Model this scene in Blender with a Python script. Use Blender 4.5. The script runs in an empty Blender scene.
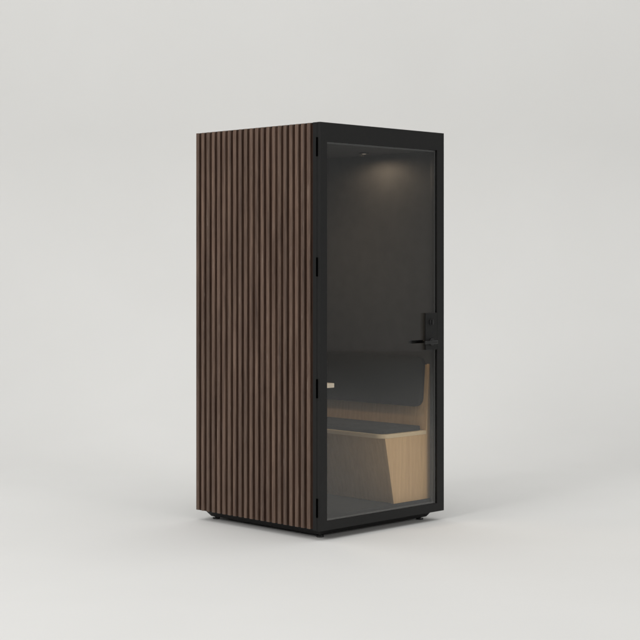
import bpy, bmesh, math, random
from mathutils import Vector, Matrix

scene = bpy.context.scene
COL = scene.collection
random.seed(7)

# ------------------------------------------------------------------ helpers
def link(name, bm, mat, parent=None, smooth=False, loc=None):
    me = bpy.data.meshes.new(name)
    bmesh.ops.recalc_face_normals(bm, faces=bm.faces[:])
    bm.to_mesh(me); bm.free()
    for p in me.polygons: p.use_smooth = smooth
    o = bpy.data.objects.new(name, me)
    COL.objects.link(o)
    if mat: me.materials.append(mat)
    if parent:
        o.parent = parent
    if loc: o.location = loc
    return o

def add_box(bm, lo, hi, bevel=0.0, seg=2):
    vs = [bm.verts.new((x, y, z)) for x in (lo[0], hi[0]) for y in (lo[1], hi[1]) for z in (lo[2], hi[2])]
    idx = [(0,1,3,2),(4,6,7,5),(0,4,5,1),(2,3,7,6),(0,2,6,4),(1,5,7,3)]
    fs = [bm.faces.new([vs[i] for i in f]) for f in idx]
    if bevel > 0:
        es = list({e for f in fs for e in f.edges})
        bmesh.ops.bevel(bm, geom=es, offset=bevel, segments=seg, profile=0.5, affect='EDGES')

def box(name, lo, hi, mat, parent=None, bevel=0.0, seg=2):
    bm = bmesh.new(); add_box(bm, lo, hi, bevel, seg)
    return link(name, bm, mat, parent)

def add_prism(bm, pts, axis, a, b, bevel=0.0, seg=2):
    """polygon pts in the two other axes, extruded along axis from a to b"""
    def P(u, v, w):
        return {'x': (w, u, v), 'y': (u, w, v), 'z': (u, v, w)}[axis]
    va = [bm.verts.new(P(u, v, a)) for u, v in pts]
    vb = [bm.verts.new(P(u, v, b)) for u, v in pts]
    n = len(pts)
    fs = [bm.faces.new(va), bm.faces.new(vb[::-1])]
    fs += [bm.faces.new((va[i], vb[i], vb[(i+1) % n], va[(i+1) % n])) for i in range(n)]
    if bevel > 0:
        es = list({e for f in fs[:2] for e in f.edges})
        bmesh.ops.bevel(bm, geom=es, offset=bevel, segments=seg, profile=0.5, affect='EDGES')

def add_cyl(bm, c, r, h, axis='z', seg=32, r2=None, bevel=0.0):
    rot = {'z': Matrix(), 'x': Matrix.Rotation(math.pi/2, 4, 'Y'), 'y': Matrix.Rotation(math.pi/2, 4, 'X')}[axis]
    ret = bmesh.ops.create_cone(bm, cap_ends=True, segments=seg, radius1=r, radius2=r if r2 is None else r2,
                                depth=h, matrix=Matrix.Translation(c) @ rot)
    if bevel:
        vs = set(ret['verts'])
        es = [e for e in bm.edges if e.verts[0] in vs and e.verts[1] in vs and
              any(len(f.verts) > 4 for f in e.link_faces)]
        bmesh.ops.bevel(bm, geom=es, offset=bevel, segments=3, profile=0.5, affect='EDGES')

def round_rect(u0, v0, u1, v1, r, n=8, corners=(1,1,1,1)):
    pts = []
    cs = [((u1-r, v1-r), 0, (u1, v1)), ((u0+r, v1-r), 90, (u0, v1)), ((u0+r, v0+r), 180, (u0, v0)), ((u1-r, v0+r), 270, (u1, v0))]
    for k, (c, a0, sharp) in enumerate(cs):
        if corners[k]:
            for i in range(n+1):
                a = math.radians(a0 + 90*i/n)
                pts.append((c[0]+r*math.cos(a), c[1]+r*math.sin(a)))
        else:
            pts.append(sharp)
    return pts

def empty(name, loc, label, cat, group=None):
    o = bpy.data.objects.new(name, None); COL.objects.link(o)
    o.location = loc; o['label'] = label; o['category'] = cat
    if group: o['group'] = group
    o.empty_display_size = 0.1
    return o

# ------------------------------------------------------------------ materials
def new_mat(name):
    m = bpy.data.materials.new(name); m.use_nodes = True
    nt = m.node_tree
    return m, nt, nt.nodes, nt.links, nt.nodes['Principled BSDF']

def N(nodes, kind, **kw):
    n = nodes.new(kind)
    for k, v in kw.items():
        if k in n.inputs.keys(): n.inputs[k].default_value = v
        else: setattr(n, k, v)
    return n

def plain(name, col, rough=0.5, noise=0.12, scale=40, bump=0.0, bscale=400, spec=0.5):
    m, nt, nd, ln, b = new_mat(name)
    tc = N(nd, 'ShaderNodeTexCoord')
    nz = N(nd, 'ShaderNodeTexNoise', Scale=scale, Detail=5.0)
    ln.new(tc.outputs['Object'], nz.inputs['Vector'])
    r = N(nd, 'ShaderNodeValToRGB')
    r.color_ramp.elements[0].position = 0.3; r.color_ramp.elements[1].position = 0.7
    r.color_ramp.elements[0].color = [c*(1-noise) for c in col] + [1]
    r.color_ramp.elements[1].color = [c*(1+noise) for c in col] + [1]
    ln.new(nz.outputs['Fac'], r.inputs['Fac']); ln.new(r.outputs['Color'], b.inputs['Base Color'])
    b.inputs['Roughness'].default_value = rough
    b.inputs['Specular IOR Level'].default_value = spec
    if bump:
        n2 = N(nd, 'ShaderNodeTexNoise', Scale=bscale, Detail=3.0)
        ln.new(tc.outputs['Object'], n2.inputs['Vector'])
        bp = N(nd, 'ShaderNodeBump', Strength=bump, Distance=0.001)
        ln.new(n2.outputs['Fac'], bp.inputs['Height']); ln.new(bp.outputs['Normal'], b.inputs['Normal'])
    return m

def wood(name, dark, light, scale=(60, 60, 2.2), rough=0.5, per=None, streak=None, contrast=(0.3, 0.7), bump=0.15):
    """grain runs along z of the object coordinates; per = (pitch, offset) gives every slat its own piece of wood"""
    m, nt, nd, ln, b = new_mat(name)
    tc = N(nd, 'ShaderNodeTexCoord')
    vec = tc.outputs['Object']
    if per:
        sp = N(nd, 'ShaderNodeSeparateXYZ'); ln.new(vec, sp.inputs[0])
        sub = N(nd, 'ShaderNodeMath', operation='SUBTRACT'); ln.new(sp.outputs['Y'], sub.inputs[0]); sub.inputs[1].default_value = per[1]
        dv = N(nd, 'ShaderNodeMath', operation='DIVIDE'); ln.new(sub.outputs[0], dv.inputs[0]); dv.inputs[1].default_value = per[0]
        fl = N(nd, 'ShaderNodeMath', operation='FLOOR'); ln.new(dv.outputs[0], fl.inputs[0])
        wn = N(nd, 'ShaderNodeTexWhiteNoise', noise_dimensions='1D'); ln.new(fl.outputs[0], wn.inputs['W'])
        sc = N(nd, 'ShaderNodeVectorMath', operation='SCALE'); ln.new(wn.outputs['Color'], sc.inputs[0]); sc.inputs['Scale'].default_value = 9.0
        ad = N(nd, 'ShaderNodeVectorMath', operation='ADD'); ln.new(vec, ad.inputs[0]); ln.new(sc.outputs[0], ad.inputs[1])
        vec = ad.outputs[0]
    mp = N(nd, 'ShaderNodeMapping'); mp.inputs['Scale'].default_value = scale
    ln.new(vec, mp.inputs['Vector'])
    nz = N(nd, 'ShaderNodeTexNoise', Scale=1.0, Detail=7.0, Roughness=0.66, Distortion=0.6)
    ln.new(mp.outputs[0], nz.inputs['Vector'])
    mp2 = N(nd, 'ShaderNodeMapping'); mp2.inputs['Scale'].default_value = (scale[0]*6, scale[1]*6, scale[2]*7)
    ln.new(vec, mp2.inputs['Vector'])
    nz2 = N(nd, 'ShaderNodeTexNoise', Scale=1.0, Detail=3.0)
    ln.new(mp2.outputs[0], nz2.inputs['Vector'])
    mx = N(nd, 'ShaderNodeMix', data_type='FLOAT'); mx.inputs[0].default_value = 0.35
    ln.new(nz.outputs['Fac'], mx.inputs[2]); ln.new(nz2.outputs['Fac'], mx.inputs[3])
    r = N(nd, 'ShaderNodeValToRGB')
    r.color_ramp.elements[0].position, r.color_ramp.elements[1].position = contrast
    r.color_ramp.elements[0].color = list(dark) + [1]; r.color_ramp.elements[1].color = list(light) + [1]
    ln.new(mx.outputs[0], r.inputs['Fac'])
    col = r.outputs['Color']
    if per:
        hs = N(nd, 'ShaderNodeHueSaturation')
        mr = N(nd, 'ShaderNodeMapRange'); mr.inputs['To Min'].default_value = 0.86; mr.inputs['To Max'].default_value = 1.14
        ln.new(wn.outputs['Value'], mr.inputs['Value']); ln.new(mr.outputs[0], hs.inputs['Value'])
        ln.new(col, hs.inputs['Color']); col = hs.outputs['Color']
    if streak:   # short pale flecks in the grain of a few slats
        mp3 = N(nd, 'ShaderNodeMapping'); mp3.inputs['Scale'].default_value = (90, 90, 5)
        ln.new(vec, mp3.inputs['Vector'])
        n3 = N(nd, 'ShaderNodeTexNoise', Scale=1.0, Detail=4.0, Roughness=0.7); ln.new(mp3.outputs[0], n3.inputs['Vector'])
        r3 = N(nd, 'ShaderNodeMapRange'); r3.inputs['From Min'].default_value = 0.61; r3.inputs['From Max'].default_value = 0.74
        ln.new(n3.outputs['Fac'], r3.inputs['Value'])
        m3 = N(nd, 'ShaderNodeMix', data_type='RGBA'); ln.new(r3.outputs[0], m3.inputs[0])
        ln.new(col, m3.inputs[6]); m3.inputs[7].default_value = list(streak) + [1]
        col = m3.outputs[2]
    ln.new(col, b.inputs['Base Color'])
    b.inputs['Roughness'].default_value = rough
    bp = N(nd, 'ShaderNodeBump', Strength=bump, Distance=0.001)
    ln.new(mx.outputs[0], bp.inputs['Height']); ln.new(bp.outputs['Normal'], b.inputs['Normal'])
    return m

PITCH = 0.945/21
M = {}
M['black'] = plain('black_powder_coat', (0.0066, 0.0066, 0.0064), 0.55, 0.08, 30, 0.12, 900, 0.3)
M['black_satin'] = plain('black_handle_metal', (0.010, 0.010, 0.010), 0.38, 0.05)
M['hinge'] = plain('hinge_black', (0.0008, 0.0008, 0.0008), 0.8, 0.0, spec=0.0)
M['rubber'] = plain('rubber', (0.012, 0.012, 0.012), 0.3, 0.1)
M['jamb'] = plain('grey_jamb', (0.035, 0.036, 0.035), 0.5, 0.06)
M['bead'] = plain('grey_seal', (0.055, 0.056, 0.054), 0.5, 0.05)
M['walnut'] = wood('walnut_slats', (0.052, 0.028, 0.018), (0.186, 0.118, 0.083), (42, 42, 1.6), 0.5, contrast=(0.36, 0.66),
                   per=(PITCH, -0.4375), streak=(0.23, 0.17, 0.135))
M['backing'] = plain('slat_backing', (0.045, 0.015, 0.006), 0.8, 0.2, 60)
M['oak'] = wood('oak_veneer', (0.46, 0.278, 0.125), (0.65, 0.422, 0.208), (55, 55, 2.0), 0.45, bump=0.03)
M['desk'] = wood('desk_edge', (0.74, 0.62, 0.47), (0.82, 0.71, 0.56), (8, 8, 150), 0.5, bump=0.03)
M['oak_edge'] = wood('oak_edge', (0.54, 0.40, 0.23), (0.66, 0.51, 0.32), (8, 8, 150), 0.5, bump=0.05)
M['felt'] = plain('acoustic_felt', (0.074, 0.0725, 0.0690), 0.95, 0.07, 14, 0.15, 260, 0.1)
M['ceil'] = plain('ceiling_felt', (0.075, 0.073, 0.069), 0.9, 0.06, 14, 0.1, 260, 0.1)
M['fabric'] = plain('charcoal_fabric', (0.024, 0.0236, 0.0228), 0.9, 0.08, 60, 0.08, 220, 0.15)
M['carpet'] = plain('carpet', (0.030, 0.030, 0.030), 0.95, 0.2, 90, 0.4, 200, 0.1)
M['chrome'] = plain('lamp_trim', (0.05, 0.05, 0.05), 0.4, 0.0); M['chrome'].node_tree.nodes['Principled BSDF'].inputs['Metallic'].default_value = 1

# backdrop paint
m, nt, nd, ln, b = new_mat('studio_paint')
tc = N(nd, 'ShaderNodeTexCoord')
nz = N(nd, 'ShaderNodeTexNoise', Scale=1.3, Detail=6.0)
ln.new(tc.outputs['Object'], nz.inputs['Vector'])
r = N(nd, 'ShaderNodeValToRGB')
r.color_ramp.elements[0].position = 0.3; r.color_ramp.elements[1].position = 0.7
r.color_ramp.elements[0].color = (0.700, 0.697, 0.681, 1); r.color_ramp.elements[1].color = (0.713, 0.710, 0.695, 1)
ln.new(nz.outputs['Fac'], r.inputs['Fac']); ln.new(r.outputs['Color'], b.inputs['Base Color'])
b.inputs['Roughness'].default_value = 0.9; b.inputs['Specular IOR Level'].default_value = 0.15
M['paint'] = m

# door glass: see-through, mirrors by Schlick's law on each face, faint tint
m = bpy.data.materials.new('door_glass'); m.use_nodes = True
nt = m.node_tree; nd = nt.nodes; ln = nt.links; nd.clear()
out = N(nd, 'ShaderNodeOutputMaterial')
geo = N(nd, 'ShaderNodeNewGeometry')
dot = N(nd, 'ShaderNodeVectorMath', operation='DOT_PRODUCT')
ln.new(geo.outputs['Incoming'], dot.inputs[0]); ln.new(geo.outputs['Normal'], dot.inputs[1])
ab = N(nd, 'ShaderNodeMath', operation='ABSOLUTE'); ln.new(dot.outputs['Value'], ab.inputs[0])
om = N(nd, 'ShaderNodeMath', operation='SUBTRACT'); om.inputs[0].default_value = 1.0; ln.new(ab.outputs[0], om.inputs[1])
pw = N(nd, 'ShaderNodeMath', operation='POWER'); ln.new(om.outputs[0], pw.inputs[0]); pw.inputs[1].default_value = 5.0
ma = N(nd, 'ShaderNodeMath', operation='MULTIPLY_ADD'); ln.new(pw.outputs[0], ma.inputs[0]); ma.inputs[1].default_value = 0.96; ma.inputs[2].default_value = 0.057
tr = N(nd, 'ShaderNodeBsdfTransparent'); tr.inputs[0].default_value = (0.985, 0.988, 0.984, 1)
gl = N(nd, 'ShaderNodeBsdfGlossy'); gl.inputs['Roughness'].default_value = 0.03
mx = N(nd, 'ShaderNodeMixShader')
ln.new(ma.outputs[0], mx.inputs[0]); ln.new(tr.outputs[0], mx.inputs[1]); ln.new(gl.outputs[0], mx.inputs[2])
ln.new(mx.outputs[0], out.inputs['Surface'])
M['glass'] = m

# lamp lens (a lit lamp)
m, nt, nd, ln, b = new_mat('lamp_lens')
b.inputs['Base Color'].default_value = (0.8, 0.8, 0.75, 1)
b.inputs['Emission Color'].default_value = (1.0, 0.80, 0.58, 1); b.inputs['Emission Strength'].default_value = 0.35
M['lens'] = m

# ------------------------------------------------------------------ backdrop (floor sweeping up into wall)
bm = bmesh.new()
prof = [(-11.0, 0.0), (-6, 0), (-3, 0), (0, 0)]
U0, R = 2.15, 2.6
for i in range(0, 33):
    a = math.radians(90*i/32)
    prof.append((U0 + R*math.sin(a), R - R*math.cos(a)))
prof += [(U0+R, 5.0), (U0+R, 9.0)]
rows = []
uvec = Vector((1, 1, 0))/math.sqrt(2); vvec = Vector((1, -1, 0))/math.sqrt(2)
for s in [-18.0 + 36.0*k/12 for k in range(13)]:
    rows.append([bm.verts.new(uvec*u + vvec*s + Vector((0, 0, z))) for u, z in prof])
for k in range(12):
    for i in range(len(prof)-1):
        bm.faces.new((rows[k][i], rows[k+1][i], rows[k+1][i+1], rows[k][i+1]))
bd = link('floor', bm, M['paint'], smooth=True)
bd['kind'] = 'structure'
bd['label'] = 'seamless pale grey studio floor curving up into the wall'

# ------------------------------------------------------------------ the booth
booth = empty('phone_booth', (0, 0, 0), 'tall black phone booth clad in vertical dark walnut slats with a full glass door', 'phone booth')
ZB, ZT = 0.0515, 2.202

# base plinth: shallow truncated pyramid, slightly wider to the back
bm = bmesh.new()
def ring(x0, y0, x1, y1, z): return [bm.verts.new(p) for p in ((x0,y0,z),(x1,y0,z),(x1,y1,z),(x0,y1,z))]
r0 = ring(-.428, -.430, .428, .452, .0165); r1 = ring(-.452, -.454, .452, .480, ZB-0.001)
bm.faces.new(r0); bm.faces.new(r1[::-1])
for i in range(4): bm.faces.new((r0[i], r1[i], r1[(i+1)%4], r0[(i+1)%4]))
bmesh.ops.bevel(bm, geom=bm.edges[:], offset=0.0015, segments=1, affect='EDGES')
base = link('base', bm, M['black'], booth)
for sx in (-1, 1):
    for y in (-.402, .436):
        bm = bmesh.new()
        add_cyl(bm, (sx*.402, y, .005), .021, .010, 'z', 32, bevel=.002)
        add_cyl(bm, (sx*.402, y, .0133), .009, .0066, 'z', 16)
        link('foot', bm, M['rubber'], base, smooth=False)

# floor slab
flr = box('floor_panel', (-.478, -.4440, ZB), (.482, .482, .105), M['black'], booth)
box('carpet', (-.459, -.4430, .1052), (.4598, .459, .118), M['carpet'], flr)

# left wall: core, lining inside, slats outside
lw = box('side_wall', (-.4800, -.438, .1054), (-.4765, .482, 2.148), M['black'], booth)
box('felt_lining', (-.4763, -.437, .1184), (-.460, .4596, 2.0995), M['felt'], lw)
bm = bmesh.new()
add_box(bm, (-.4860, -.4445, .0570), (-.4802, .4995, 2.194))
backing = link('slat_backing', bm, M['backing'], lw)
bm = bmesh.new()
for i in range(21):
    y0 = -.4375 + PITCH*(i+0.5)
    w = .0128
    pts = round_rect(-.5035, y0-w, -.480, y0+w, .0055, 5, (0, 1, 1, 0))
    add_prism(bm, pts, 'z', .0565, 2.2005)
sl = link('slat_cladding', bm, M['walnut'], lw)

# other walls
rw = box('side_wall', (.478, -.4555, .1054), (.500, .482, 2.148), M['black'], booth, 0.001)
box('felt_lining', (.4600, -.4550, .1184), (.4778, .4596, 2.0995), M['felt'], rw)
bw = box('back_wall', (-.480, .4822, ZB), (.500, .500, 2.148), M['black'], booth)
box('felt_lining', (-.4762, .4600, .1184), (.4776, .4820, 2.0995), M['felt'], bw)
rf = box('roof', (-.4890, -.4440, 2.1950), (.500, .5005, ZT), M['black'], booth, 0.001)
cp = box('ceiling_panel', (-.4762, -.437, 2.100), (.4776, .482, 2.146), M['ceil'], rf)

# corner and header of the carcass behind the door leaf
bm = bmesh.new()
add_box(bm, (-.4995, -.4755, ZB), (-.4475, -.4448, ZT), .0015)
add_box(bm, (.4375, -.4755, ZB), (.4995, -.4560, ZT), .0015)
add_box(bm, (-.4473, -.4755, ZT-.098), (.4373, -.4560, ZT-.00005), .0010)
add_box(bm, (-.4473, -.4755, ZB+.00005), (.4373, -.4560, ZB+.050), .0010)
frame = link('frame', bm, M['black'], booth)
bm = bmesh.new()   # grey jamb lining that shows through the glass beside the latch
add_box(bm, (.4315, -.4758, .104), (.4373, -.4562, 2.1035), .0008)
link('jamb', bm, M['jamb'], frame)

# door leaf
DY0, DY1 = -.500, -.4785
GX0, GX1, GZ0, GZ1 = -.4470, .4400, .0985, 2.1020
bm = bmesh.new()
e = .0013
x0, x1, z0, z1 = -.5, .5, ZB, ZT
def quad_ring(y, ax0, ax1, az0, az1): return [bm.verts.new(p) for p in ((ax0,y,az0),(ax1,y,az0),(ax1,y,az1),(ax0,y,az1))]
of, ob = quad_ring(DY0, x0, x1, z0, z1), quad_ring(DY1, x0, x1, z0, z1)
inf, inb = quad_ring(DY0, GX0, GX1, GZ0, GZ1), quad_ring(DY1, GX0, GX1, GZ0, GZ1)
for i in range(4):
    j = (i+1) % 4
    bm.faces.new((of[i], of[j], inf[j], inf[i])); bm.faces.new((ob[j], ob[i], inb[i], inb[j]))
    bm.faces.new((of[j], of[i], ob[i], ob[j])); bm.faces.new((inf[i], inf[j], inb[j], inb[i]))
bmesh.ops.bevel(bm, geom=[ed for ed in bm.edges if len({v.co.y for v in ed.verts}) == 2 or
                          all(abs(v.co.y-DY0) < 1e-6 for v in ed.verts) and all((abs(abs(v.co.x)-.5) < 1e-5 or abs(v.co.z-ZB) < 1e-5 or abs(v.co.z-ZT) < 1e-5) for v in ed.verts)],
                offset=e, segments=2, profile=0.5, affect='EDGES')
door = link('door', bm, M['black'], booth)
box('glass_pane', (GX0+.0008, -.4930, GZ0+.0008), (GX1-.0008, -.4850, GZ1-.0008), M['glass'], door)
bm = bmesh.new()
def thin_ring(bm, x0, x1, z0, z1, w, y0, y1):
    add_box(bm, (x0, y0, z0), (x0+w, y1, z1)); add_box(bm, (x1-w, y0, z0), (x1, y1, z1))
    add_box(bm, (x0+w, y0, z1-w), (x1-w, y1, z1)); add_box(bm, (x0+w, y0, z0), (x1-w, y1, z0+w))
thin_ring(bm, GX0+.001, GX1-.001, GZ0+.001, GZ1-.001, .009, -.4848, -.4795)
link('gasket', bm, M['bead'], door)
for zc in (2.072, 1.440, .800, .172):       # black hinge barrels in the seam on the slatted side
    bm = bmesh.new()
    add_cyl(bm, (-.4985, -.4780, zc), (.0068), .100, 'z', 20, bevel=.001)
    link('hinge', bm, M['hinge'], door)
# latch furniture, outside
bm = bmesh.new(); add_box(bm, (.3380, -.5050, .972), (.4335, -.4932, 1.180), .0015)
link('lock_plate', bm, M['black'], door)
bm = bmesh.new(); add_cyl(bm, (.3830, -.5085, 1.128), .0170, .007, 'y', 32, bevel=.0015); add_box(bm, (.3800, -.5190, 1.112), (.3860, -.5120, 1.144), .001)
link('thumb_turn', bm, M['black_satin'], door)
def lever(ys, y_face, stand, xa, xb):
    bm = bmesh.new()
    xc = xb - .012
    add_cyl(bm, (xc, y_face + ys*.004, 1.016), .0200, .008, 'y', 36, bevel=.0015)
    add_cyl(bm, (xc, y_face + ys*stand/2, 1.016), .0085, stand, 'y', 24)
    pts = [(xb, 1.0260), (xb, 1.0065), (xa+.016, 1.0075), (xa, 1.0075), (xa, 1.0235), (xa+.016, 1.0245)]
    ya, yb = sorted((y_face + ys*stand, y_face + ys*(stand+.013)))
    add_prism(bm, pts, 'y', ya, yb, .0040, 3)
    return link('lever_handle', bm, M['black_satin'], door)
lever(-1, -.5051, .028, .288, .397)
box('lock_plate', (.3620, -.4848, .972), (.4200, -.4765, 1.180), M['black'], door, .0015)
lever(1, -.4764, .044, .284, .412)

# desk on the slatted wall, inside
bm = bmesh.new()
add_prism(bm, round_rect(-.4596, -.300, -.190, .300, .012, 5, (0, 0, 0, 0)), 'z', .7790, .8030, .0015)
desk = link('desk', bm, M['desk'], booth)

# ceiling lamps: one in view, one unseen, added to even the light inside
SEEN_AND_ADDED_LAMPS = ((.262, -.098, 3.6, 178, 0.45, (.262, -.098, 0)), (-.150, .120, 23, 150, 1.0, (-.05, .12, 0)))  # second entry is the added lamp, hidden by the door header
for LX, LY, *_ in SEEN_AND_ADDED_LAMPS:
    bm = bmesh.new(); add_cyl(bm, (LX, LY, 2.0960), .030, .008, 'z', 40, bevel=.002)
    lt = link('seen_or_added_ceiling_light', bm, M['chrome'], rf)  # second fixture only houses the added fill lamp
    bm = bmesh.new(); add_cyl(bm, (LX, LY, 2.0938), .011, .0045, 'z', 32)
    link('lens', bm, M['lens'], lt)

# ------------------------------------------------------------------ the bench
bench = empty('bench', (.25, 0, .118), 'built-in oak bench with charcoal seat and back cushions seen through the glass door', 'bench')
OFF = Vector((-.25, 0, -.118))
def bl(name, bm, mat, parent=bench, smooth=False):
    bmesh.ops.translate(bm, verts=bm.verts[:], vec=OFF)
    return link(name, bm, mat, parent, smooth)
def bl2(name, bm, mat, parent):
    bmesh.ops.translate(bm, verts=bm.verts[:], vec=OFF)
    return link(name, bm, mat, parent)
SZ0, SZ1 = .4870, .5090
YF, YBK = -.432, .452
side = [(.078, SZ0-.0005), (.150, .1185), (.4592, .1185), (.4592, .885), (.4520, .885), (.4220, SZ1+.001), (.4220, SZ0-.0005)]
bm = bmesh.new(); add_prism(bm, side, 'y', YF, YF+.020, .0008, 1); bl('side_panel', bm, M['oak'])
bm = bmesh.new(); add_prism(bm, side, 'y', YBK-.020, YBK, .0008, 1); bl('side_panel', bm, M['oak'])
# seat board with a rounded free corner
bm = bmesh.new(); add_prism(bm, round_rect(.058, YF-.002, .4215, YBK, .060, 12, (0, 0, 1, 0)), 'z', SZ0, SZ1, .0012, 1)
seat = bl('seat_board', bm, M['oak_edge'])
# sloping front board, set back between the side panels
t = .018
bm = bmesh.new(); add_prism(bm, [(.085, SZ0-.001), (.157, .119), (.157+t, .119), (.085+t, SZ0-.001)], 'y', YF+.0205, YBK-.0205, .0005, 1)
bl('front_panel', bm, M['oak'])
# reclined back board
bm = bmesh.new(); add_prism(bm, [(.4220, SZ1+.0015), (.4515, .880), (.4590, .880), (.4380, SZ1+.0015)], 'y', YF+.0205, YBK-.0205, .0005, 1)
bl('back_board', bm, M['oak'])
# cushions (puffed)
def cushion(pts, axis, a, b, r):
    bm = bmesh.new(); add_prism(bm, pts, axis, a, b)
    caps = [f for f in bm.faces if len(f.verts) > 4]
    es = list({ed for f in caps for ed in f.edges})
    bmesh.ops.bevel(bm, geom=es, offset=r, segments=5, profile=0.5, affect='EDGES')
    return bm
bm = cushion(round_rect(.074, YF+.020, .4205, YBK-.024, .045, 10, (1, 1, 1, 1)), 'z', SZ1+.0005, SZ1+.0225, .0095)
bl('seat_cushion', bm, M['fabric'], smooth=True)
bm = cushion(round_rect(YF+.030, .640, YBK-.030, .925, .050, 10), 'x', 0, .026, .0115)
a = math.atan2(.4515-.422, .880-SZ1)
for v in bm.verts:
    x, z = v.co.x, v.co.z
    v.co.x = .4045 + x + (z-.640)*math.tan(a)
bl('back_cushion', bm, M['fabric'], smooth=True)

# ------------------------------------------------------------------ lights
def area(name, loc, target, sx, sy, power, col=(1, 1, 1)):
    L = bpy.data.lights.new(name, 'AREA'); L.shape = 'RECTANGLE'; L.size = sx; L.size_y = sy
    L.energy = power; L.color = col
    o = bpy.data.objects.new(name, L); COL.objects.link(o); o.location = loc
    o.rotation_euler = (Vector(target)-Vector(loc)).to_track_quat('-Z', 'Y').to_euler()
    return o
area('overhead_softbox', (1.1, 1.1, 7.0), (1.1, 1.1, 0), 14, 14, 620, (1.0, 0.997, 0.988))
area('side_softbox', (-8.5, -0.3, 5.6), (0.3, 1.2, 2.7), 3.6, 3.6, 345, (1.0, 0.99, 0.975))
area('front_softbox', (0.2, -11.0, 3.8), (0.5, 0.8, 1.6), 3.0, 3.0, 265, (1.0, 0.985, 0.96))
for LX, LY, power, cone, blend, aim in SEEN_AND_ADDED_LAMPS:  # spot of the visible lamp, then the added interior fill
    L = bpy.data.lights.new('seen_or_added_downlight', 'SPOT'); L.energy = power; L.color = (1.0, 0.78, 0.57)
    L.spot_size = math.radians(cone); L.spot_blend = blend; L.shadow_soft_size = 0.007 if cone > 160 else 0.14
    o = bpy.data.objects.new('seen_or_added_downlight', L); COL.objects.link(o); o.location = (LX, LY, 2.085)
    o.rotation_euler = (Vector(aim)-Vector(o.location)).to_track_quat('-Z', 'Y').to_euler()

w = bpy.data.worlds.new('World'); scene.world = w; w.use_nodes = True
w.node_tree.nodes['Background'].inputs['Color'].default_value = (1, 1, 1, 1)
w.node_tree.nodes['Background'].inputs["Strength"].default_value = 0.25

# ------------------------------------------------------------------ camera
cam = bpy.data.cameras.new('camera'); co = bpy.data.objects.new('camera', cam); COL.objects.link(co)
co.location = (-6.2, -6.2, 1.445)
co.rotation_euler = (math.pi/2, 0, math.radians(-45))
cam.sensor_width = 36; cam.lens = 1537/640*36
cam.shift_y = -54/640
cam.clip_start = 0.05; cam.clip_end = 100
scene.camera = co

scene.view_settings.view_transform = 'Standard'
scene.view_settings.look = 'None'
scene.view_settings.exposure = 0; scene.view_settings.gamma = 1
scene.cycles.max_bounces = 10; scene.cycles.transparent_max_bounces = 16
scene.cycles.use_denoising = True
